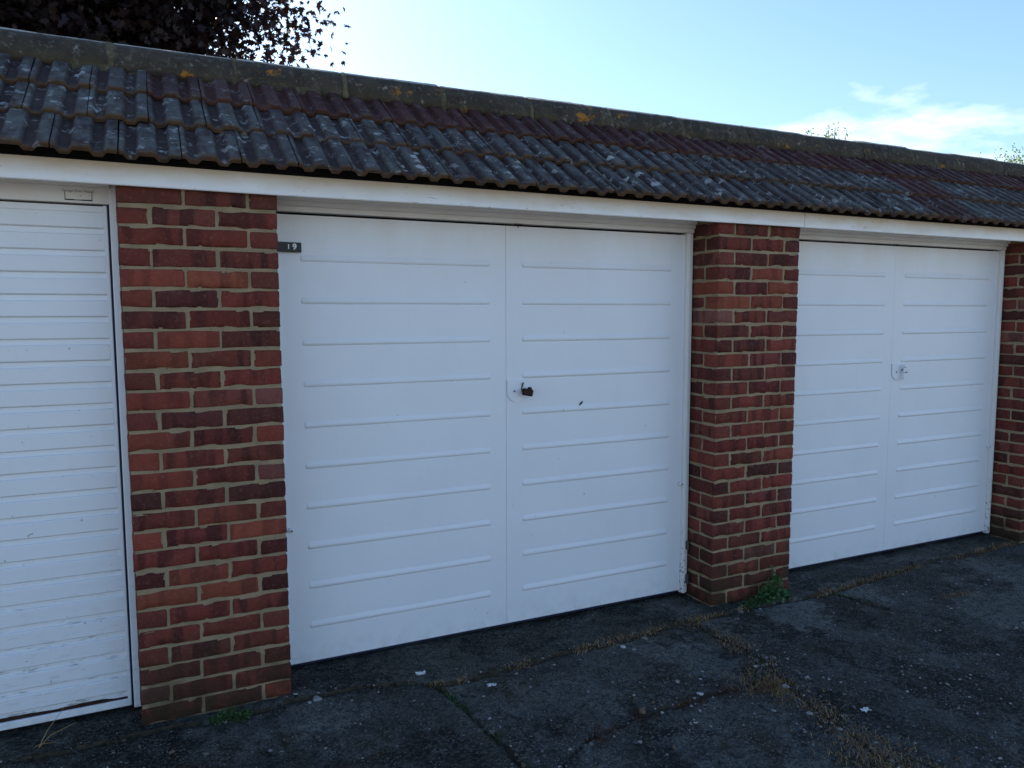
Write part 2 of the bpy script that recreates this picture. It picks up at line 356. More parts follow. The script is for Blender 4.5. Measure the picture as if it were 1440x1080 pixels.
BRICK, MORTAR = mat_brick(), mat_mortar()
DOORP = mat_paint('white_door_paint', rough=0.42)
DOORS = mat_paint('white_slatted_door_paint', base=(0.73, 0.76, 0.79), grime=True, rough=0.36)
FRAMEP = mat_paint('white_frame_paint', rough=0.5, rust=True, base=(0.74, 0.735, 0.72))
FASC = mat_paint('white_fascia_paint', base=(0.80, 0.79, 0.77), rough=0.5, wood=True)
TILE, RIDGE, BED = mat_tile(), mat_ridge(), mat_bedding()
CONC, APR, SOIL = mat_concrete('stained_slab_concrete'), mat_concrete('apron_concrete', True), mat_soil()
BLACK = mat_plain('black_plastic', (0.012, 0.012, 0.013), 0.45)
RUBBER = mat_plain('blue_black_seal', (0.008, 0.012, 0.04), 0.6)
WHITE = mat_plain('white_lettering', (0.75, 0.76, 0.76), 0.6)
GREYTXT = mat_plain('faded_grey_print', (0.13, 0.12, 0.11), 0.8)
RUSTY = mat_plain('rusty_brown_metal', (0.045, 0.020, 0.013), 0.7, 0.3, 0.6, 0.2, 90)
DULL = mat_plain('dull_grey_metal', (0.12, 0.12, 0.12), 0.55, 0.4, 0.4, 0.5, 60)
DARKWALL = mat_plain('dark_interior_block', (0.10, 0.095, 0.09), 0.9, 0.2, 0.3)
FELT = mat_plain('roof_felt', (0.06, 0.06, 0.06), 0.9, 0.2, 0.4)
BARK = mat_plain('grey_brown_bark', (0.06, 0.048, 0.038), 0.9, 0.2, 0.5, 0.0, 8)

# ------------------------------------------------------------------ ground
def mat_ground():
    t = NT('yard_ground'); pos = t.geo.outputs['Position']; y = t.xyz(pos)[1]
    conc = t.mix(t.mapr(t.noise(pos, 0.8, 6, .65), .35, .65), (0.42, 0.375, 0.30), (0.32, 0.285, 0.23))
    gr = t.mix(t.mapr(t.noise(pos, 1.4, 6, .7), .35, .65), (0.06, 0.085, 0.025), (0.10, 0.10, 0.04))
    c = t.mix(t.math('GREATER_THAN', t.math('ADD', y, t.math('MULTIPLY', t.noise(pos, .6, 4), .8)), 6.4), conc, gr)
    t.bump(t.noise(pos, 30, 6, .75), .6, .02)
    return t.done(c, .92, .2)
g = mk_mesh('ground', [(-1500,-1500,-0.09),(1500,-1500,-0.09),(1500,1500,-0.09),(-1500,1500,-0.09)], [(0,1,2,3)])
tag(obj('ground', g, mat_ground()), kind='structure')

def axis(parts):
    a = []
    for lo, hi, st in parts: a.append(np.arange(lo, hi-1e-6, st))
    a.append(np.array([parts[-1][1]])); return np.concatenate(a)
gx = axis([(-4.5,-1.3,0.16),(-1.3,5.2,0.0135),(5.2,8.0,0.16)])
gy = axis([(-2.8,-2.0,0.16),(-2.0,0.32,0.0135),(0.32,0.66,0.08)])
GX, GY = np.meshgrid(gx, gy, indexing='ij')
def polyx(pts):                      # joint running in Y: x as a function of y
    p = np.array(sorted(pts, key=lambda q: q[1])); return lambda y: np.interp(y, p[:,1], p[:,0])
def polyy(pts):
    p = np.array(sorted(pts)); return lambda x: np.interp(x, p[:,0], p[:,1])
apron_y = polyy([(-4.5,-.06),(-.55,-.062),(.045,-.060),(.40,-.085),(.50,-.13),(.58,-.175),(1.06,-.158),(1.6,-.125),(2.04,-.10),(2.3,-.095),(2.7,-.125),(2.87,-.115),(3.3,-.06),(3.77,-.015),(4.85,.03),(8,.03)])
jx = [polyx([(.52,.7),(.545,-.12),(.606,-.357),(.64,-.755),(.66,-1.3),(.70,-6)]),
      polyx([(1.95,.7),(1.965,-.10),(1.996,-.403),(1.93,-.70),(1.86,-1.0),(1.80,-1.5),(1.7,-6)]),
      polyx([(2.86,.7),(2.87,-.12),(2.96,-.26),(3.02,-.45),(3.10,-6)]),
      polyx([(5.6,.7),(5.6,-6)])]
cry = polyy([(.4,-.98),(.66,-.93),(1.0,-.76),(1.217,-.709),(1.5,-.735),(1.784,-.725),(2.0,-.70)])
wob = lambda s: 0.016*fbm(GX*7+s, GY*7, 0, 4)
ya = apron_y(GX)+2*wob(3)
dA = GY-ya                                            # >0 on the apron strip
D = [GX-j(GY)+1.6*wob(11+7*i) for i, j in enumerate(jx)]
dC = GY-cry(GX)+2*wob(40)
wid = lambda s: 0.004+0.013*np.clip(fbm(GX*3+s, GY*3, 2, 3)+.35, 0, 1)
H = -0.014*np.clip(-GY-0.1, 0, 2.4)
H = H+0.010*fbm(GX*1.1, GY*1.1, 5, 4)+0.0075*fbm(GX*8, GY*8, 1, 4)+0.0036*fbm(GX*34, GY*34, 3, 2)
H = H+np.where(dA > 0, 0.006, 0.0)-0.006*np.clip(dA/0.25, 0, 1)
soil = np.zeros_like(H, bool); groove = np.zeros_like(H)
def cut(d, w, dep, mask=None):
    global soil, groove
    t = np.clip(1-np.abs(d)/(w*1.9), 0, 1)
    if mask is not None: t = np.where(mask, t, 0)
    groove = np.maximum(groove, dep*np.clip(t*2.1, 0, 1)); soil |= (t > 0.47)
cut(dA, wid(1)*np.where(GX < .5, .55, 1.0), 0.013)
front = dA < 0
cut(D[0], wid(5)*1.0, 0.014, front); cut(D[1], wid(9)*1.2, 0.013, front); cut(D[2], wid(13)*0.6, 0.016, front & (GY > -.42+.1*fbm(GX*5, GY*5, 0, 2))); cut(D[3], wid(15), .02, front)

cut(dC, wid(21)*0.6, 0.014, (D[0] > 0) & (D[1] < 0) & front)
# spalled hollows
hol = np.clip(fbm(GX*2.6+50, GY*2.6, 8, 4)-0.26, 0, 1)*0.06
H = H-groove-np.where(front, hol, 0)
nX, nY = GX.shape
slab = np.zeros_like(H, int)
k = (D[0] > 0).astype(int)+(D[1] > 0)+(D[2] > 0)*0+(D[3] > 0)
slab = np.where(front, k, 10+(D[0] > 0).astype(int)+(D[1] > 0))
slab = np.where(front & (k == 1) & (dC < 0), 5, slab)
slab = np.where(soil, 99, slab)
ids = slab[:-1, :-1]
vid = np.arange(nX*nY).reshape(nX, nY)
quads = np.stack([vid[:-1,:-1], vid[1:,:-1], vid[1:,1:], vid[:-1,1:]], -1)
allv = np.stack([GX, GY, H], -1).reshape(-1, 3)
forecourt = tag(empty('forecourt', (1.0, -1.5, 0)), kind='structure')
def sub_mesh(name, sel):
    q = quads[sel].reshape(-1, 4); u, inv = np.unique(q, return_inverse=True); inv = inv.reshape(-1, 4)
    m = bpy.data.meshes.new(name); m.vertices.add(len(u)); m.vertices.foreach_set('co', (allv[u]-np.array([1.0,-1.5,0])).astype(np.float32).ravel())
    m.loops.add(inv.size); m.loops.foreach_set('vertex_index', inv.astype(np.int32).ravel())
    m.polygons.add(len(inv)); m.polygons.foreach_set('loop_start', np.arange(0, inv.size, 4, dtype=np.int32))
    m.update(calc_edges=True); m.polygons.foreach_set('use_smooth', [True]*len(inv)); return m
for s in np.unique(ids):
    if s == 99: o_ = obj('joint_soil', sub_mesh('joint_soil', ids == 99), SOIL, forecourt); o_['kind'] = 'stuff'
    else: obj('concrete_slab', sub_mesh('concrete_slab', ids == s), APR if s >= 10 else CONC, forecourt)
from bisect import bisect_left
def gz(x, y):
    i = min(max(bisect_left(gx, x), 0), nX-1); j = min(max(bisect_left(gy, y), 0), nY-1); return float(H[i, j])

# ------------------------------------------------------------------ garage block
X2, W, OPEN = 2.1624, 0.5525, 2.1624
X3 = 4.800
block = tag(empty('garage_block', (2.0, 0.2, 0)), 'row of garages with white doors, red brick piers and a tiled eaves roof', 'garage')
BO = Vector((2.0, 0.2, 0))
def part(name, mesh, mat, parent=None, loc=(0,0,0), rz=0.0):
    """parts are given in world coordinates; the block's own offset is taken off here"""
    p = parent or block; off = BO if p is block else Vector((0,0,0))
    return obj(name, mesh, mat, p, Vector(loc)-off, rz)

# --- bricks
def brick_mesh(l, h, d, seed, b=0.006):
    xs = [0, b, l*.22, l*.42, l*.6, l*.8, l-b, l]; ys = [0, b, d-b, d]; zs = [0, b, h*.5, h-b, h]
    vs = {}; V = []; F = []
    def v(i, j, k_):
        key = (i, j, k_)
        if key not in vs:
            p = np.array([xs[i], ys[j], zs[k_]]); q = p.copy(); ext = [i in (0, len(xs)-1), j in (0, 3), k_ in (0, 4)]
            n = sum(ext)
            if n >= 2:
                c = np.array([l/2, d/2, h/2]); s_ = np.sign(c-p)
                for a in range(3):
                    if ext[a]: q[a] += s_[a]*b*(0.30 if n == 2 else 0.42)
            a_ = 0.0018 if n < 2 else 0.0036
            e = np.array([vnoise(p[0]*38+seed*7.7, p[1]*38+3.3*seed, p[2]*38+t_*9.1) for t_ in range(3)])
            e[1] *= 0.7; q = q+a_*e
            if n >= 2 and vnoise(p[0]*60+seed*3.1, p[1]*60, p[2]*60+seed) > 0.50: q = q+0.0050*np.sign(np.array([l/2, d/2, h/2])-p)*np.array([.6*ext[0], .9*ext[1], ext[2]])
            vs[key] = len(V); V.append(q)
        return vs[key]
    nx, ny, nz = len(xs)-1, 3, 4
    for i in range(nx):
        for k_ in range(nz):
            F += [(v(i,0,k_), v(i+1,0,k_), v(i+1,0,k_+1), v(i,0,k_+1)), (v(i,ny,k_), v(i,ny,k_+1), v(i+1,ny,k_+1), v(i+1,ny,k_))]
        for j in range(ny):
            F += [(v(i,j,0), v(i,j+1,0), v(i+1,j+1,0), v(i+1,j,0)), (v(i,j,nz), v(i+1,j,nz), v(i+1,j+1,nz), v(i,j+1,nz))]
    for j in range(ny):
        for k_ in range(nz):
            F += [(v(0,j,k_), v(0,j,k_+1), v(0,j+1,k_+1), v(0,j+1,k_)), (v(nx,j,k_), v(nx,j+1,k_), v(nx,j+1,k_+1), v(nx,j,k_+1))]
    m = mk_mesh('brick', V, F, True); m.materials.append(BRICK)
    return m
BM = [brick_mesh(0.2132, 0.0638, 0.1025, s) for s in range(14)]
PAL = [((0.185,0.044,0.031),0.8,7),((0.21,0.050,0.034),0.7,6),((0.265,0.068,0.042),0.45,2),((0.135,0.037,0.029),0.8,3),((0.18,0.050,0.038),0.9,5),((0.20,0.080,0.062),0.85,2),((0.105,0.034,0.028),0.6,2),((0.165,0.043,0.031),0.9,6)]
PW = [p[2] for p in PAL]
def put_brick(pier, origin, x, y, z, along_y=False, flip=False):
    m = random.choice(BM); o = bpy.data.objects.new('brick', m); col.objects.link(o); o.parent = pier
    j = lambda s: random.uniform(-s, s)
    if along_y: o.location = (x+0.1025+j(.001), y+j(.0012), z+j(.0018)); o.rotation_euler = (j(.006), j(.006), math.pi/2+j(.008))
    else: o.location = (x+.001+j(.002), y+j(.0014), z+j(.0018)); o.rotation_euler = (j(.006), j(.008), j(.006))
    p = random.choices(PAL, PW)[0]; f = random.uniform(.82, 1.15)
    o.color = (p[0][0]*f, p[0][1]*f*random.uniform(.9, 1.1), p[0][2]*f, p[1]*random.uniform(.7, 1.0))
def pier(x0, odd_hss, label):
    p = part('brick_pier', None, None, loc=(x0, 0, 0)) if False else empty('brick_pier', Vector((x0,0,0))-BO, block)
    p['label'] = label
    for c in range(0, 27):
        z = 0.075*(26-c)+0.0060
        hss = (c % 2 == 1) == odd_hss
        if hss:   # header (a stretcher running back) at the left, two stretchers to its right
            put_brick(p, x0, 0, 0, z, True); put_brick(p, x0, .1125, 0, z); put_brick(p, x0, .3375, 0, z)
            put_brick(p, x0, .3375, .1125, z)
        else:
            put_brick(p, x0, 0, 0, z); put_brick(p, x0, .225, 0, z); put_brick(p, x0, .45, 0, z, True)
            put_brick(p, x0, 0, .1125, z)
    # mortar core with slightly uneven joints
    rec = 0.0050; V = []; F = []
    def sheet(fn, nu, nv):
        b = len(V)
        for a in range(nu+1):
            for c_ in range(nv+1): V.append(fn(a/nu, c_/nv))
        for a in range(nu):
            for c_ in range(nv):
                F.append((b+a*(nv+1)+c_, b+(a+1)*(nv+1)+c_, b+(a+1)*(nv+1)+c_+1, b+a*(nv+1)+c_+1))
    dz = lambda u, v: 0.0016*float(vnoise(u*42+x0*9, v*42, 3))
    zt = 2.085
    sheet(lambda u, v: (rec+u*(W-2*rec), rec+dz(u*W, v*zt), -.05+v*(zt+.05)), 40, 150)
    sheet(lambda u, v: (rec+dz(u*.2+5, v*zt), .212-u*(.212-rec), -.05+v*(zt+.05)), 14, 150)
    sheet(lambda u, v: (W-rec-dz(u*.2+9, v*zt), rec+u*(.212-rec), -.05+v*(zt+.05)), 14, 150)
    sheet(lambda u, v: (W-rec-u*(W-2*rec), .212, -.05+v*(zt+.05)), 2, 2)
    obj('mortar', mk_mesh('mortar', V, F, True), MORTAR, p)
    return p
pier(-W, True, 'red brick pier between the slatted door and the wide middle door')
pier(X2, False, 'red brick pier between the middle door and the far right door, weeds at its foot')
pier(X3, False, 'red brick pier at the right edge of the picture')

# --- doors with two ribbed leaves
def text_mesh(body, size, ext=0.0006, bold=False):
    c = bpy.data.curves.new('t', 'FONT'); c.body = body; c.size = size; c.extrude = ext; c.align_x = 'CENTER'; c.align_y = 'CENTER'
    if bold: c.offset = size*0.035
    o = bpy.data.objects.new('t', c); col.objects.link(o)
    dg = bpy.context.evaluated_depsgraph_get(); m = bpy.data.meshes.new_from_object(o.evaluated_get(dg)); bpy.data.objects.remove(o, do_unlink=True)
    return m
RIBS = [0.197+0.1772*k_ for k_ in range(10)]
def rib_mesh(l):
    V = []; F = []; prof = [(.0250,0),(.0190,-.0012),(.012,-.0036),(.005,-.0064),(-.001,-.0080),(-.006,-.0082),(-.0105,-.0060),(-.0145,-.0026),(-.0170,0)]; n = len(prof)-1
    xs = [0, 0.003, 0.010, l/2, l-0.010, l-0.003, l]; sc = [0.2, .75, 1, 1, 1, .75, .2]
    for x_, s_ in zip(xs, sc):
        for z_, y_ in prof: V.append((x_, y_*s_, z_*(.6+.4*s_)))
    for i in range(len(xs)-1):
        for a in range(n): F.append((i*(n+1)+a, i*(n+1)+a+1, (i+1)*(n+1)+a+1, (i+1)*(n+1)+a))
    F.append(tuple(range(n+1))); F.append(tuple((len(xs)-1)*(n+1)+a for a in range(n+1))[::-1])
    return mk_mesh('rib', V, F, True)
def panel_mesh(w, h, th=0.028, sag=0.0022, seed=0.0):
    V = []; F = []; nu, nv = 24, 44
    for a in range(nu+1):
        for b in range(nv+1):
            u, v = a/nu, b/nv; e = min(u, 1-u, v, 1-v)
            V.append((u*w, sag*float(fbm(u*w*2.6+seed, v*h*2.6, seed, 3))*min(1, e*12), v*h))
    for a in range(nu):
        for b in range(nv): F.append((a*(nv+1)+b, (a+1)*(nv+1)+b, (a+1)*(nv+1)+b+1, a*(nv+1)+b+1))
    bs = len(V); V += [(0,0,0),(w,0,0),(w,0,h),(0,0,h),(0,th,0),(w,th,0),(w,th,h),(0,th,h)]
    F += [tuple(bs+i for i in q) for q in ((4,7,6,5),(0,4,5,1),(2,6,7,3),(0,3,7,4),(1,5,6,2))]
    m = mk_mesh('panel', V, F, False)
    m.polygons.foreach_set('use_smooth', [i < nu*nv for i in range(len(m.polygons))])
    return m
DY = 0.218
def frame(root, w, x_off=0.0, post_y=0.198):
    mb = MB(); z0, z1 = 1.981, 2.05
    mb.prism([(.245,z0),(.196,z0),(.194,z0+.002),(.194,z0+.020),(.184,z0+.023),(.182,z0+.026),(.182,z0+.040),(.170,z0+.044),(.168,z0+.047),(.168,z1),(.245,z1)], 0.003, w-0.003)
    obj('frame_head', mb.mesh('frame_head'), FRAMEP, root)
    for xa, xb in ((0.003, 0.024), (w-0.040, w-0.004)):
        mb = MB(); mb.box(xa, xb, post_y, .262, 0.018, z0-0.001, 0.003)
        mb.box(xa+(0.008 if xa < .1 else 0.004), xb-(0.004 if xa < .1 else 0.018), post_y-0.008, post_y+0.001, 0.020, z0-0.003, 0.002)
        obj('frame_jamb', mb.mesh('frame_jamb'), FRAMEP, root)
    mb = MB(); mb.box(0.002, w-0.002, 0.016, .30, 2.0505, 2.066); obj('soffit', mb.mesh('soffit'), FRAMEP, root)
def plate_mesh(w=0.112, h=0.115):
    mb = MB(); pts = []
    for a in range(0, 25):
        t_ = math.pi*(1+a/24); pts.append((w/2*math.cos(t_), 0.0+h*0.42*math.sin(t_)))
    pts += [(w/2, h*.5), (-w/2, h*.5)]
    n = len(pts); V = [(p[0], 0, p[1]) for p in pts]+[(p[0], -0.0060, p[1]) for p in pts]
    mb.add(V, [tuple(range(n, 2*n))]+[(i, (i+1) % n, n+(i+1) % n, n+i) for i in range(n)]); return mb.mesh('lock_plate')
def knob(root, x, z, mat=None, r=0.010, l=0.022, y=DY):
    mb = MB(); mb.tube([(0, 0.001, 0), (0, -l*.75, 0), (0, -l, 0)], [r, r, r*.75], 12)
    k_ = obj('bolt_end', mb.mesh('bolt_end', True), mat or DOORP, root, (x, y, z))
    mb = MB(); mb.tube([(0, 0, 0), (0, -.0015, 0)], r*.42, 8); obj('bolt_hole', mb.mesh('bolt_hole'), BLACK, root, (x+r*.25, y-l+.0006, z))
def ribbed_door(x0, w, label, seed):
    d = empty('garage_door', Vector((x0, 0, 0))-BO, block); d['label'] = label
    frame(d, w)
    xl, xr = 0.027, w-0.041; mid = (xl+xr)/2-0.004; zb, zt = 0.032, 1.9705
    for a, b, s_ in ((xl, mid-0.0009, 1), (mid+0.0009, xr, 2)):
        pw = b-a
        pm = panel_mesh(pw, zt-zb, seed=seed+s_*3.3)
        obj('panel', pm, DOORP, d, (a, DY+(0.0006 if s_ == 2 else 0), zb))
        rm = rib_mesh(pw-0.172)
        for z in RIBS:
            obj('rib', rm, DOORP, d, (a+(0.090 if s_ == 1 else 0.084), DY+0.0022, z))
    mb = MB(); mb.box(xl+.002, xr-.002, DY+.01, DY+.022, 0.017, zb+.004); obj('bottom_seal', mb.mesh('bottom_seal'), RUBBER, d)
    obj('lock_plate', plate_mesh(), DOORP, d, (mid+0.060, DY, 1.180))
    knob(d, xl+0.019, 0.633); knob(d, xr-0.013, 0.633)
    mb = MB(); mb.tube([(0, 0, 0), (0, -.0035, 0)], .0045, 8); obj('screw', mb.mesh('screw'), DULL, d, (mid+.041, DY-.0058, 1.185))
    return d, mid, xl, xr
d2, mid2, xl2, xr2 = ribbed_door(0.0, OPEN, 'wide white ribbed double garage door with a brown lock handle, in the middle', 1.0)
# T handle, rusty and turned
mb = MB(); mb.tube([(0, 0.0, 0), (0, -.030, 0)], .0095, 10); mb.box(-.012, .040, -.050, -.028, -.020, .014, .005)
mb.box(.012, .030, -.047, -.030, .012, .024, .004)
h_ = obj('lock_handle', mb.mesh('lock_handle'), RUSTY, d2, (mid2+.088, DY, 1.186)); h_.rotation_euler = (0, R(12), R(-8))
mb = MB(); mb.tube([(0, -.003, 0), (0.006, -.012, .03), (.004, -.02, .034)], .004, 6); obj('lock_tab', mb.mesh('lock_tab'), DULL, d2, (mid2+.078, DY, 1.19))
# number tag fixed at the upper left corner
mb = MB(); mb.box(0, .118, 0, .006, 0, .041, .0015); np_ = obj('number_tag', mb.mesh('number_tag'), BLACK, d2, (0.004, DY-.018, 1.815)); np_.rotation_euler = (0, R(0.8), 0)
np_['label'] = 'small black number tag reading 19'
for ch, px, sz in (('1', .066, .026), ('9', .090, .034)):
    q = obj('digit', text_mesh(ch, sz, .0008, True), WHITE, d2, (px+.004, DY-.0195, 1.8352)); q.rotation_euler = (R(90), 0, 0)
mb = MB(); mb.tube([(0,0,0),(.011,-.001,.012),(.02,-.001,.021)], [.0025,.0045,.001], 5); obj('dark_sliver', mb.mesh('dark_sliver'), BLACK, d2, (1.476, DY-.003, 1.097))  # thin dark sliver on the face of the right leaf
for (kx, kz) in ((OPEN-.014, .291), (OPEN-.012, .10)):
    mb = MB(); mb.box(-.012, .012, -.012, .0, -.022, .022, .003); mb.tube([(0, -.012, -.026), (0, -.012, .026)], .006, 8)
    obj('hinge', mb.mesh('hinge'), DULL, d2, (kx, .197, kz))
mb = MB(); mb.box(-.022, .022, -.008, .0, -.005, .0, .001); mb.tube([(0, -.004, -.016), (0, -.004, .002)], .003, 6); obj('latch_tip', mb.mesh('latch_tip'), BLACK, d2, (mid2+.055, .2, 1.979))

W3 = X3-(X2+W)
d3, mid3, xl3, xr3 = ribbed_door(X2+W, W3, 'white ribbed double garage door with a grey lock handle, far right', 8.0)
mb = MB(); mb.tube([(0, 0, 0), (0, -.026, 0)], .008, 8); mb.box(-.011, .013, -.036, -.025, -.052, .046, .004); mb.box(.006, .034, -.034, -.026, .008, .022, .003)
obj('lock_handle', mb.mesh('lock_handle'), DOORP, d3, (mid3+.086, DY, 1.186))
mb = MB(); mb.tube([(0, -.003, 0), (.002, -.037, .03)], .004, 6); mb.box(-.003, .018, -.039, -.0365, -.006, .001); obj('lock_tab', mb.mesh('lock_tab'), DULL, d3, (mid3+.084, DY, 1.186))
mb = MB(); mb.box(-.022, .022, -.008, .0, -.005, .0, .001); obj('latch_tip', mb.mesh('latch_tip'), BLACK, d3, (mid3-.03, .2, 1.979))

# --- slatted steel door on the left
d1w = 2.16; d1 = empty('garage_door', Vector((-W-d1w, 0, 0))-BO, block); d1['label'] = 'white garage door of narrow horizontal slats at the left edge'
Y1 = 0.140; RX = d1w
mb = MB(); mb.box(RX-.0270, RX-.001, Y1-.006, Y1+.07, 0.020, 2.049, .003); obj('frame_jamb', mb.mesh('frame_jamb'), DOORS, d1)
mb = MB(); mb.box(.001, .0225, Y1-.006, Y1+.07, 0.020, 2.049, .003); obj('frame_jamb', mb.mesh('frame_jamb'), DOORS, d1)
mb = MB(); mb.box(RX-.0352, RX-.0268, Y1+.014, Y1+.05, 0.022, 1.96); obj('side_seal', mb.mesh('side_seal'), RUBBER, d1)
mb = MB(); mb.prism([(Y1+.08,1.962),(Y1-.002,1.962),(Y1-.004,1.964),(Y1-.004,2.018),(Y1-.025,2.021),(Y1-.025,2.036),(Y1-.045,2.039),(Y1-.045,2.05),(Y1+.08,2.05)], .0228, RX-.0228)
obj('frame_head', mb.mesh('frame_head'), FRAMEP, d1)
mb = MB(); mb.box(.001, RX-.001, .016, .30, 2.0505, 2.066); obj('soffit', mb.mesh('soffit'), FRAMEP, d1)
for xa, xb in ((.029, .050), (RX-.0482, RX-.0352)):
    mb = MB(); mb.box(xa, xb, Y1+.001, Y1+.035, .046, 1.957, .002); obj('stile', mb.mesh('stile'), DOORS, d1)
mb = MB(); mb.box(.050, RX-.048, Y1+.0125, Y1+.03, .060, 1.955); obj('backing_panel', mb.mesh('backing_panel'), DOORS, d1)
mb = MB(); mb.box(.029, RX-.0352, Y1-.001, Y1+.035, .030, .0585, .003); obj('bottom_rail', mb.mesh('bottom_rail'), DOORS, d1)
def slat_mesh(l, h, dp=0.0105):
    mb = MB(); mb.prism([(dp, 0), (0.0025, 0.003), (0, 0.006), (0, h-0.005), (0.0018, h-0.0015), (dp, h)], 0, l); return mb.mesh('slat')
sm = slat_mesh(RX-.0985, .0625)
zs_ = 1.934
for k_ in range(23):
    zt_ = 1.934-0.0811*k_
    zb_ = zt_-.0625
    if zb_ < 0.058: break
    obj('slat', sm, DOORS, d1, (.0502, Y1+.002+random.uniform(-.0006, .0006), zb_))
mb = MB(); V = []; F = []; n = 160
for i in range(n+1):
    x_ = .0505+(RX-.0995)*i/n; hh_ = .0595+.0120*min(1, max(.12, .62+1.1*float(fbm(x_*9, 2.2, 0, 4))))
    for (y_, z_) in ((Y1+.012, .0592), (Y1+.0075, .0592), (Y1+.0075+.002*float(vnoise(x_*60, 1)), hh_), (Y1+.012, hh_+.001)): V.append((x_, y_, z_))
for i in range(n):
    for a in range(3): F.append((i*4+a, (i+1)*4+a, (i+1)*4+a+1, i*4+a+1))
obj('rusted_edge', mk_mesh('rusted_edge', V, F), RUSTY, d1)
# maker's sticker on the head
mb = MB(); mb.box(0, .088, 0, .0006, 0, .0035); mb.box(0, .0025, 0, .0006, 0, .030); mb.box(.0855, .088, 0, .0006, 0, .030)
mb.box(0, .03, 0, .0006, .0, .0045); mb.box(.052, .088, 0, .0006, .0, .0045)
obj('sticker', mb.mesh('sticker'), GREYTXT, d1, (RX-.168, Y1-.0046, 1.970))
q = obj('sticker_print', text_mesh('Garage Door Repair', .0125, .0002), GREYTXT, d1, (RX-.124, Y1-.0046, 2.004)); q.rotation_euler = (R(90), 0, 0)

# --- roof: fascia, tiles, ridge
roof = empty('roof', Vector((0,0,0))-BO, block); roof['label'] = 'lichen-covered concrete tile roof edge with a mortared ridge'
TH = R(35); EY, EZ = -0.088, 2.108
RX0, RX1 = -2.9, 7.0
for xa, xb in ((RX0, 2.7135), (2.7165, RX1)):
    n = int((xb-xa)/.12); V = []; F = []
    prof = [(-.001,2.013),(-.026,2.011),(-.0285,2.014),(-.0285,2.088),(-.001,2.088)]
    for i in range(n+1):
        x_ = xa+(xb-xa)*i/n; dz = .0022*float(vnoise(x_*1.3, 3.3)); dy = .0018*float(vnoise(x_*2.1, 9.3))
        for p in prof: V.append((x_, p[0]+dy, p[1]+dz))
    m_ = len(prof)
    for i in range(n):
        for a in range(m_): F.append((i*m_+a, i*m_+(a+1) % m_, (i+1)*m_+(a+1) % m_, (i+1)*m_+a))
    F += [tuple(range(m_)), tuple(n*m_+a for a in range(m_))[::-1]]
    mbm = MB(); mbm.v = V; mbm.f = F
    o_ = part('fascia_board', mbm.mesh('fascia_board'), FASC)
def tile_mesh(seed, L=0.385):
    cx = []                                   # crown pitch 0.1, two crowns to a tile; the side lap sits on a crown
    hh = 0.0175; tw, sl = 0.0235, 0.013
    def h(x_):
        t_ = abs(((x_+0.05) % 0.1)-0.05)
        return hh*float(np.clip(1-(t_-tw)/sl, 0, 1))
    xs = [0.0125, 0.0235, 0.0300, 0.0365, 0.0635, 0.0700, 0.0765, 0.100, 0.1235, 0.130, 0.1365, 0.1635, 0.170, 0.1765, 0.190, 0.2085]
    ys = [0, 0.004, 0.15, L]; th = 0.0155; V = []; F = []
    for iy, y_ in enumerate(ys):
        for x_ in xs:
            e = 0.0012*float(vnoise(x_*30+seed*5, y_*20, seed))
            yy = y_+(0.0028*float(vnoise(x_*34+seed*11, 7.7, seed)) if iy < 2 else 0)
            z_ = h(x_)+th+e-(0.003 if iy == 0 else 0)
            V.append((x_, yy, z_))
        for x_ in xs: V.append((x_, y_+(0.0015 if iy == 0 else 0), h(x_)*0.92))
    n = len(xs)
    for iy in range(len(ys)-1):
        a = iy*2*n; b = (iy+1)*2*n
        for i in range(n-1):
            F += [(a+i, a+i+1, b+i+1, b+i), (a+n+i, b+n+i, b+n+i+1, a+n+i+1)]
        F += [(a, b, b+n, a+n), (a+n-1, a+2*n-1, b+2*n-1, b+n-1)]
    for i in range(n-1): F.append((i, n+i, n+i+1, i+1))
    e = (len(ys)-1)*2*n
    for i in range(n-1): F.append((e+i, e+i+1, e+n+i+1, e+n+i))
    m = mk_mesh('roof_tile', V, F, False); m.materials.append(TILE); return m
TM = [tile_mesh(s) for s in range(9)]
GA = [0.0, 0.288, 0.563]
tilt = R(3.2)
def tile_rot(): return TH-tilt
for ci, s_ in enumerate(GA):
    nt = int((RX1-RX0-.3)/0.2)
    for i in range(nt):
        x_ = RX0+0.1+i*0.2+(0.055 if ci == 0 else (0.155 if ci == 1 else 0.155))
        red = 0
        if ci == 2 and x_ > -0.58: red = 1
        if ci == 1 and 3.66 < x_ < 4.02: red = 1
        if ci == 0 and 3.60 < x_ < 4.02: red = 1
        if random.random() < .012: red = 1-red if ci < 2 else red
        o = bpy.data.objects.new('roof_tile', random.choice(TM)); col.objects.link(o); o.parent = roof
        lift = 0.020
        o.location = (x_, EY+s_*math.cos(TH)-lift*math.sin(TH)+random.uniform(-.007, .007), EZ+s_*math.sin(TH)+lift*math.cos(TH)+random.uniform(-.0015, .0015)-0.035)
        o.rotation_euler = (tile_rot()+random.uniform(-.008, .008), random.uniform(-.010, .010), random.uniform(-.012, .012))
        f = random.uniform(.8, 1.2)
        o.color = (0.066*f, 0.021*f, 0.018*f, random.uniform(0.0, .30)) if red else (0.044*f, 0.028*f, 0.026*f, random.uniform(.45, 1.0))
# boarding under the tiles
mb = MB(); c_, s2 = math.cos(TH), math.sin(TH)
yA, zA = -0.0, EZ-0.018; yB, zB = yA+.84*c_, zA+.84*s2
mb.prism([(yA,zA),(yB,zB),(yB,zB-.03),(yA,zA-.03)], RX0+.02, RX1-.02); obj('roof_boarding', mb.mesh('roof_boarding'), FELT, roof)
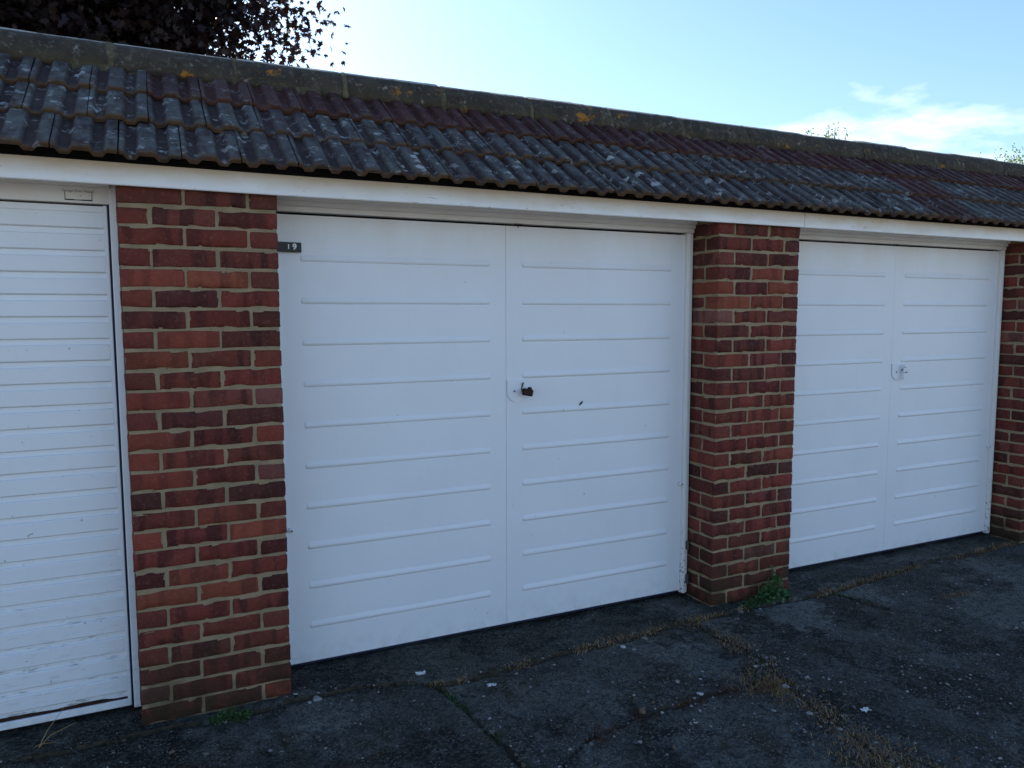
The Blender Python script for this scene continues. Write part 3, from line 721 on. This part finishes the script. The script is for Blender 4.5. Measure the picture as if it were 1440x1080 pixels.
# ridge
RYc, RZc, RR = 0.694, 2.590, 0.124
def ridge_mesh(l, seed):
    V = []; F = []; n = 14; xs = [0, .006, l*.25, l*.5, l*.75, l-.006, l]
    for x_ in xs:
        ed = 0.004 if x_ in (0, l) else 0
        for a in range(n+1):
            t_ = R(-12)+R(204)*a/n
            r_ = RR-ed+0.0022*float(vnoise(x_*12+seed*3, a*.8, seed)); V.append((x_, -r_*math.cos(t_), r_*math.sin(t_)))
        for a in range(n+1):
            t_ = R(-12)+R(204)*a/n; r_ = RR-.018; V.append((x_, -r_*math.cos(t_), r_*math.sin(t_)))
    m = 2*(n+1)
    for i in range(len(xs)-1):
        for a in range(n):
            F += [(i*m+a, i*m+a+1, (i+1)*m+a+1, (i+1)*m+a), (i*m+n+1+a, (i+1)*m+n+1+a, (i+1)*m+n+2+a, i*m+n+2+a)]
        F += [(i*m, (i+1)*m, (i+1)*m+n+1, i*m+n+1), (i*m+n, i*m+2*n+1, (i+1)*m+2*n+1, (i+1)*m+n)]
    for e in (0, (len(xs)-1)*m):
        for a in range(n): F.append((e+a, e+n+1+a, e+n+2+a, e+a+1))
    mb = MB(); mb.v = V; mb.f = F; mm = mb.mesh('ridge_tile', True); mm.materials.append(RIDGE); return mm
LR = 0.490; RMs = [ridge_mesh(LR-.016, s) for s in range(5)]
x_ = -0.567-LR*5
while x_ < RX1-.1:
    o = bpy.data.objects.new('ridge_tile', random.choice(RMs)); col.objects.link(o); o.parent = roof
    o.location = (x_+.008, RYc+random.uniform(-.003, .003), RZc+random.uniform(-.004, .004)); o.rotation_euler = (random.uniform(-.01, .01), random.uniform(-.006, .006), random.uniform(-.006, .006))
    mb = MB(); pts = []; V = []; F = []; n = 16                    # pointed joint
    jw = random.uniform(.7, 1.7)
    for i, dx in enumerate((-.016*jw, -.009*jw, .009*jw, .016*jw)):
        for a in range(n+1):
            t_ = R(-10)+R(200)*a/n; r_ = RR-(.008 if i in (0, 3) else .0015)+0.0055*float(vnoise(a*1.3+x_*7, i*3.1, x_))
            V.append((x_+dx+.003*float(vnoise(a*1.7, x_*5, i)), RYc-r_*math.cos(t_), RZc+r_*math.sin(t_)))
    for i in range(3):
        for a in range(n): F.append((i*(n+1)+a, i*(n+1)+a+1, (i+1)*(n+1)+a+1, (i+1)*(n+1)+a))
    obj('ridge_joint', mk_mesh('ridge_joint', V, F, True), BED, roof)
    x_ += LR
# mortar bedding between top course and ridge
V = []; F = []; xs = np.arange(RX0+.05, RX1-.05, .02); nb = 5
for x0_ in xs:
    for j in range(nb):
        u = j/(nb-1); s_ = .800+.022*float(fbm(x0_*5, 1.1, 0, 3))+u*.11
        hgt = (.012+.045*u**1.0)+.010*float(fbm(x0_*9, u*3, 4, 3))*(1 if j else .3)-(0.03 if j == 0 else 0)
        V.append((x0_, EY+s_*c_-hgt*s2, EZ+s_*s2+hgt*c_-.012))
for i in range(len(xs)-1):
    for j in range(nb-1): F.append((i*nb+j, (i+1)*nb+j, (i+1)*nb+j+1, i*nb+j+1))
obj('mortar_bedding', mk_mesh('mortar_bedding', V, F, True), BED, roof)
# shell behind: rear and end walls, flat roof, closing strip
mb = MB(); mb.box(RX0+.1, RX1-.1, 5.0, 5.2, -.08, 2.35); part('rear_wall', mb.mesh('rear_wall'), DARKWALL)
for xa in (RX0+.1, RX1-.3):
    mb = MB(); mb.box(xa, xa+.2, .30, 4.998, -.08, 2.35); part('end_wall', mb.mesh('end_wall'), DARKWALL)
mb = MB(); mb.box(RX0+.1, RX1-.1, .72, 5.25, 2.352, 2.46); part('flat_roof', mb.mesh('flat_roof'), FELT)
mb = MB(); mb.box(RX0+.1, RX1-.1, .715, .80, 2.46, 2.56); part('upstand', mb.mesh('upstand'), FELT)
mb = MB(); mb.box(RX0+.1, RX1-.1, .25, .72, 2.09, 2.14); part('wall_plate', mb.mesh('wall_plate'), DARKWALL)
mb = MB(); mb.box(X3+W+.002, RX1-.12, .12, .30, -.08, 2.10); part('front_wall', mb.mesh('front_wall'), FRAMEP)

# ------------------------------------------------------------------ vegetation
MAPLE = np.array([(0,-.30),(.12,-.18),(.50,-.40),(.42,-.12),(.92,.10),(.55,.16),(.66,.58),(.30,.36),(.20,.52),(0,1.0),(-.20,.52),(-.30,.36),(-.66,.58),(-.55,.16),(-.92,.10),(-.42,-.12),(-.50,-.40),(-.12,-.18)])
OVAL = np.array([(0,-.5),(.22,-.28),(.30,.0),(.20,.28),(0,.55),(-.20,.28),(-.30,.0),(-.22,-.28)])
def leaf_cloud(name, C, size, outline, normal_bias=None, tilt=1.0, curl=0.25):
    n = len(C); k = len(outline)
    nrm = rng.normal(size=(n,3)); nrm[:,2] = np.abs(nrm[:,2])*tilt
    if normal_bias is not None: nrm = nrm+normal_bias
    nrm /= np.linalg.norm(nrm, axis=1)[:,None]
    t = rng.normal(size=(n,3)); t -= nrm*(t*nrm).sum(1)[:,None]; t /= np.linalg.norm(t, axis=1)[:,None]
    b = np.cross(nrm, t); sz = size*rng.uniform(.6, 1.3, n)
    P = C[:,None,:]+(t[:,None,:]*outline[None,:,0,None]+b[:,None,:]*outline[None,:,1,None]-nrm[:,None,:]*(curl*(outline**2).sum(1))[None,:,None])*sz[:,None,None]*.55
    return fast_polys(name, P.reshape(-1,3), k)
def tree(name, label, cat, base, crown_c, crown_r, n_leaf, lsize, outline, lmat, seed, trunk_r=.16, clump=.5, nclump=260, shell=.55):
    g_ = np.random.default_rng(seed)
    o = tag(empty(name, base), label, cat)
    B = Vector((0,0,0)); cc = Vector(crown_c)-Vector(base); cr_ = np.array(crown_r)
    mb = MB(); top = cc+Vector((0,0,cr_[2]*.55))
    tp = [B+Vector((0,0,-.1)), cc*.25+Vector((.05,0,0)), cc*.6+Vector((-.05,.05,0)), cc, top]
    mb.tube(tp, [trunk_r*1.25, trunk_r, trunk_r*.8, trunk_r*.5, trunk_r*.12], 9)
    obj('trunk', mb.mesh('trunk', True), BARK, o)
    d = g_.normal(size=(nclump,3)); d /= np.linalg.norm(d, axis=1)[:,None]
    rad = (shell+(1-shell)*g_.random(nclump)**.6)
    cl = d*rad[:,None]*cr_*(.86+.14*np.sin(d[:,:1]*5+seed)*np.cos(d[:,1:2]*4))+np.array(cc)
    mb = MB()
    for p in cl[::3]:
        p = Vector(p); t_ = g_.uniform(.35, .95); s_ = Vector(tp[2]).lerp(Vector(tp[4]), t_*.8); m_ = s_.lerp(p, .5)+Vector((0, 0, .15*g_.uniform(-1, 1)))
        mb.tube([s_, m_, p], [trunk_r*.16, trunk_r*.10, trunk_r*.03], 4, False)
    obj('limbs', mb.mesh('limbs', False, False), BARK, o)
    pick = g_.integers(0, nclump, n_leaf); C = cl[pick]+g_.normal(size=(n_leaf,3))*clump*np.array([1, 1, .7])*g_.uniform(.5, 1.15, (nclump,1))[pick]
    obj('crown', leaf_cloud('crown', C, lsize, outline), lmat, o)
    return o
PURPLE = mat_leaf('copper_maple_leaf', (0.013, 0.007, 0.009), (0.024, 0.012, 0.012), (0.055, 0.018, 0.012), .28)
GREENL = mat_leaf('pale_green_leaf', (0.11, 0.16, 0.05), (0.16, 0.20, 0.08), (0.32, 0.42, 0.10), .5)
tree('maple_tree', 'dark purple-leaved maple tree rising behind the roof, upper left', 'tree', (-2.1, 8.4, -.05), (-2.05, 8.2, 5.3), (3.55, 3.0, 2.4), 66000, .125, MAPLE, PURPLE, 4, .2, .40, 420, .35)
# thin shoots of a sapling and a bushy tree beyond the flat roof
def sapling(name, label, base, tips, nl, lsize, mat):
    o = tag(empty(name, base), label, 'tree'); mb = MB(); C = []
    mb.tube([(0,0,-.05),(.03,.02,1.4),(0,.05,2.9)], [.045,.035,.022], 7)
    for (dx, dy, z) in tips:
        m_ = Vector((dx*.5, dy*.5, 2.9+(z-2.9)*.5)); e_ = Vector((dx, dy, z)); s_ = Vector((0, .05, 2.6))
        mb.tube([s_, m_, e_], [.014, .009, .003], 5, False)
        for q in range(nl):
            t_ = random.uniform(.45, 1.02); C.append(np.array(m_.lerp(e_, t_))+rng.normal(size=3)*.045)
    obj('trunk', mb.mesh('trunk', True, False), BARK, o)
    obj('crown', leaf_cloud('crown', np.array(C), lsize, OVAL), mat, o)
sapling('sapling', 'thin leafy sapling tips showing above the ridge at right', (9.45, 6.0, -.05),
        [(-.40,0,4.50),(-.28,.1,4.42),(-.16,-.1,4.48),(-.05,0,4.42),(.10,.1,4.62),(.03,-.1,4.56),(.14,0,4.48),(.40,0,4.58),(.36,.1,4.40),(-.6,.1,4.2),(.6,-.1,4.2)], 46, .075, GREENL)
tree('green_tree', 'pale green tree top just above the ridge at the right edge', 'tree', (18.6, 8.2, -.05), (18.5, 8.2, 4.45), (1.5, 1.2, 1.35), 5200, .10, OVAL, GREENL, 9, .09, .22, 110, .4)

WEED = mat_leaf('weed_leaf', (0.035, 0.10, 0.028), (0.06, 0.14, 0.045), (0.07, 0.14, 0.03), .25)
MOSSY = mat_leaf('low_green_weed', (0.03, 0.08, 0.016), (0.05, 0.10, 0.025), (0.05, 0.09, 0.02), .2)
STRAW = mat_leaf('dry_straw', (0.56, 0.39, 0.20), (0.27, 0.175, 0.09), (0.10, 0.06, 0.02), .15)
RUSTG = mat_leaf('rust_brown_weed', (0.20, 0.062, 0.028), (0.11, 0.045, 0.022), (0.06, 0.02, 0.01), .15)
def weed(label, x, y, rx, ry, h, n, ls, mat, outline=OVAL, z0=None):
    z = gz(x, y) if z0 is None else z0
    o = tag(empty('weed', (x, y, z)), label, 'weed')
    a = rng.uniform(0, 2*math.pi, n); r_ = np.sqrt(rng.random(n))
    top = np.clip(1-r_**1.6, .08, 1)*h
    C = np.stack([r_*np.cos(a)*rx, r_*np.sin(a)*ry, top*rng.uniform(.15, 1.0, n)+.004], -1)
    C[:,2] *= (1+.5*np.array([float(vnoise(c[0]*25+x*9, c[1]*25, 1)) for c in C]))
    obj('leaves', leaf_cloud('leaves', C, ls, outline, np.array([0,-.5,.7]), 1.0, .3), mat, o)
    mb = MB()
    for c in C[::5]: mb.tube([(c[0]*.35, c[1]*.35, -.01), (c[0]*.75, c[1]*.75, c[2]*.6), tuple(c)], [.0016, .0013, .0008], 3, False)
    obj('stems', mb.mesh('stems', False, False), mat, o)
    return o
weed('leafy green weed growing at the foot of the middle brick pier', X2+.37, -.065, .125, .055, .17, 260, .046, WEED)
weed('low spreading green weed left of the leafy weed by the middle pier', X2+.22, -.07, .10, .045, .05, 200, .020, MOSSY)
weed('small green weed at the foot of the left brick pier', -.245, -.085, .085, .045, .065, 300, .017, MOSSY)
weed('bright green weed in the slab crack below the middle door', .590, -.31, .035, .09, .028, 260, .014, WEED)

# blades: dry grass along the joints
def blades(name, pts, n, h, w, mat, spread=.012, kind='stuff', label=None, cat=None):
    pts = np.array(pts, float); seg = np.linalg.norm(np.diff(pts[:,:2], axis=0), axis=1); cs = np.r_[0, np.cumsum(seg)]
    u = rng.random(n)*cs[-1]
    dens = np.array([float(fbm(v_*9+cs[-1]*7, 3.3, 0, 3)) for v_ in u]); u = u[dens > -.02]; n = len(u)
    bx = np.interp(u, cs, pts[:,0])+rng.normal(size=n)*spread; by = np.interp(u, cs, pts[:,1])+rng.normal(size=n)*spread
    bz = np.array([gz(a, b) for a, b in zip(bx, by)])-.004
    az = rng.uniform(0, 2*math.pi, n); ln = rng.uniform(.15, 1.1, n)**1.4*h; H_ = ln*rng.uniform(.35, .95, n); out = np.sqrt(np.maximum(ln**2-H_**2, 0))
    px, py = -np.sin(az)*w, np.cos(az)*w
    B = np.stack([bx, by, bz], -1); Pp = np.stack([px, py, 0*px], -1)
    Mi = B+np.stack([np.cos(az)*out*.4, np.sin(az)*out*.4, H_*.6], -1); T = B+np.stack([np.cos(az)*out, np.sin(az)*out, H_], -1)
    V = np.stack([B-Pp, B+Pp, Mi+Pp*.8, T, Mi-Pp*.8], 1).reshape(-1,3)
    o = obj(name, fast_polys(name, V, 5), mat); tag(o, label, cat, kind=kind); return o
AP = [(x_, float(apron_y(x_))) for x_ in np.arange(.55, 4.9, .05)]
blades('dry_grass', AP, 5200, .026, .0014, STRAW, .014, label='straw-brown dry grass along the apron joint below the doors', cat='dry grass')
J2 = [(float(jx[1](y_)), y_) for y_ in np.arange(-.08, -1.5, -.05)]
blades('dry_grass', J2, 6000, .022, .0014, STRAW, .042, label='dry grass in the slab joint running from the middle pier', cat='dry grass')
J1 = [(float(jx[0](y_)), y_) for y_ in np.arange(-.15, -1.0, -.05)]
blades('dry_grass', J1, 1300, .022, .0011, MOSSY, .016, label='short green and brown growth in the crack below the middle door', cat='weeds')
CRK = [(x_, float(cry(x_))) for x_ in np.arange(.95, 1.75, .05)]
blades('dry_grass', CRK, 2600, .020, .0014, RUSTG, .028, label='rust-brown low growth along the crack in the front slab', cat='dry grass')
blades('dry_grass', [(1.78,-.74),(1.86,-.80)], 900, .038, .0013, STRAW, .055, label='pale tuft of dry grass where two slab joints meet', cat='dry grass')
blades('dry_grass', [(1.70,-1.30),(1.95,-1.50)], 1500, .030, .0013, STRAW, .09, label='dry grass at the bottom right of the picture', cat='dry grass')
blades('dry_grass', [(3.42,-.42),(3.62,-.44)], 260, .028, .0010, STRAW, .02, label='little patch of dry grass on the slab below the right door', cat='dry grass')
blades('dry_grass', [(2.9,-.13),(3.0,-.30)], 420, .020, .0011, MOSSY, .014, label='green moss tuft in the crack beside the middle pier', cat='weeds')
# bent straw stalks at the lower left
mb = MB()
for a, b, c in (((-.885,.0),(-.86,.03,.05),(-.80,.03,.13)), ((-.885,-.0),(-.85,.02,.035),(-.77,.04,.055)), ((-.90,.01),(-.88,.0,.02),(-.83,-.03,.03))):
    mb.tube([(a[0], a[1], gz(*a)), b, c], [.0018, .0015, .0008], 4)
tag(obj('straw_stalk', mb.mesh('straw_stalk', False, False), STRAW), 'bent dry straw stalks below the slatted door', 'straw')

# ------------------------------------------------------------------ loose stones and litter
def stone_verts(g_, r_):
    t = (1+5**.5)/2
    v = np.array([(-1,t,0),(1,t,0),(-1,-t,0),(1,-t,0),(0,-1,t),(0,1,t),(0,-1,-t),(0,1,-t),(t,0,-1),(t,0,1),(-t,0,-1),(-t,0,1)])/1.902
    v = v*g_.uniform(.65, 1.25, (12,1))*np.array([g_.uniform(.8, 1.5), g_.uniform(.7, 1.1), g_.uniform(.4, .75)])*r_
    a = g_.uniform(0, 6.28); c, s = math.cos(a), math.sin(a); return v@np.array([[c,-s,0],[s,c,0],[0,0,1]])
ICO = [(0,11,5),(0,5,1),(0,1,7),(0,7,10),(0,10,11),(1,5,9),(5,11,4),(11,10,2),(10,7,6),(7,1,8),(3,9,4),(3,4,2),(3,2,6),(3,6,8),(3,8,9),(4,9,5),(2,4,11),(6,2,10),(8,6,7),(9,8,1)]
V = []; F = []; T = []
def add_stone(x, y, r_, c):
    v = stone_verts(rng, r_)+np.array([x, y, gz(x, y)+r_*.18]); b = len(V); V.extend(v.tolist()); F.extend([(b+i, b+j, b+k_) for i, j, k_ in ICO]); T.extend([c]*12)
def scol():
    q = random.random()
    if q < .24: v_ = random.uniform(.20, .38); return (v_, v_, v_*.97)
    if q < .80: v_ = random.uniform(.06, .16); return (v_, v_*.97, v_*.9)
    v_ = random.uniform(.10, .20); return (v_, v_*.72, v_*.48)
for _ in range(12000):
    x_ = random.uniform(-1.2, 5.0); y_ = -.02-random.random()**.8*1.75
    if fbm(x_*1.6+9, y_*1.6, 6, 3) < -.05+random.uniform(-.25, .25): continue
    add_stone(x_, y_, .0014+.0056*random.random()**4, scol())
for (cx_, cy_, rr_, n) in ((1.45,-.20,.06,26),(.63,-.55,.06,60),(.66,-.85,.08,80),(1.95,-.58,.10,110),(1.88,-1.0,.12,120),(1.40,-.60,.16,60),(1.82,-1.35,.18,140),(.15,-.10,.10,40),(2.35,-.12,.08,34),(2.0,-.75,.1,60),(1.2,-.78,.22,70),(3.3,-.75,.3,50),(4.1,-.35,.3,40),(-.3,-.16,.25,40)):
    for _ in range(n): add_stone(cx_+random.gauss(0, rr_), cy_+random.gauss(0, rr_*.8), .0022+.0085*random.random()**2.6, scol())
m_ = mk_mesh('gravel', V, F); ca = m_.color_attributes.new('tint', 'FLOAT_COLOR', 'POINT')
ca.data.foreach_set('color', np.c_[np.array(T), np.ones(len(T))].astype(np.float32).ravel())
STONE = mat_attr('loose_stone')
tag(obj('gravel', m_, STONE), 'loose stone chips strewn over the concrete slabs', 'gravel', kind='stuff')
def big_stone(x, y, r_, c, label):
    vv = stone_verts(rng, r_); mb = MB(); mb.add(vv.tolist(), ICO); m2 = mb.mesh('stone')
    import bmesh
    bm = bmesh.new(); bm.from_mesh(m2); bmesh.ops.subdivide_edges(bm, edges=bm.edges, cuts=1, use_grid_fill=True, smooth=.4)
    for v_ in bm.verts: v_.co += Vector(rng.normal(size=3))*r_*.05
    bm.to_mesh(m2); bm.free()
    ca = m2.color_attributes.new('tint', 'FLOAT_COLOR', 'POINT'); ca.data.foreach_set('color', np.tile(np.array(c+(1,), np.float32), len(m2.vertices)))
    m2.polygons.foreach_set('use_smooth', [True]*len(m2.polygons))
    tag(obj('stone', m2, STONE, None, (x, y, gz(x, y)+r_*.25)), label, 'stone')
big_stone(1.632, -.150, .026, (.20,.21,.185), 'large pale green-grey stone on the apron joint below the middle door')
big_stone(1.245, -.685, .020, (.15,.11,.07), 'flat brown stone on the front slab')
big_stone(2.27, -.10, .018, (.20,.16,.12), 'pale brown stone at the foot of the middle pier, left of the weeds')
big_stone(1.475, -.20, .014, (.40,.41,.41), 'white stone in the small heap at the apron joint')
big_stone(.085, -.075, .020, (.26,.28,.29), 'pale stone by the right foot of the left pier')
big_stone(1.52, -.70, .013, (.42,.43,.43), 'white stone on the slab beside the dry grass joint')
big_stone(1.885, -.80, .014, (.33,.36,.40), 'blue-grey stone in the dry grass joint')
PAPER = mat_plain('white_paper', (0.66, 0.68, 0.70), .8, .2, .2, 0, 40)
def scrap(x, y, r_, label):
    n = 7; V = []; F = []
    for i in range(n):
        for j in range(n):
            u, v = i/(n-1)-.5, j/(n-1)-.5; k_ = float(vnoise(u*5+x*31, v*5, 2))
            V.append((u*r_*(1+.5*k_), v*r_*.7*(1+.4*k_), r_*.35*abs(float(vnoise(u*6+y*17, v*6, 7)))+.003))
    for i in range(n-1):
        for j in range(n-1): F.append((i*n+j, (i+1)*n+j, (i+1)*n+j+1, i*n+j+1))
    m2 = mk_mesh('paper_scrap', V, F); o = tag(obj('paper_scrap', m2, PAPER, None, (x, y, gz(x, y))), label, 'litter', 'scraps of white litter on the slabs')
    sd = o.modifiers.new('thick', 'SOLIDIFY'); sd.thickness = .0006
    return o
scrap(.531, -.066, .036, 'crumpled white paper scrap near the left end of the apron joint')
scrap(.775, -.265, .030, 'small curled white scrap on the front slab below the middle door')
scrap(2.03, -1.08, .034, 'pale blue-white scrap at the bottom right by the dry grass')
print('objects', len(bpy.data.objects), 'tris', sum(len(o.data.polygons) for o in bpy.data.objects if o.type == 'MESH'))
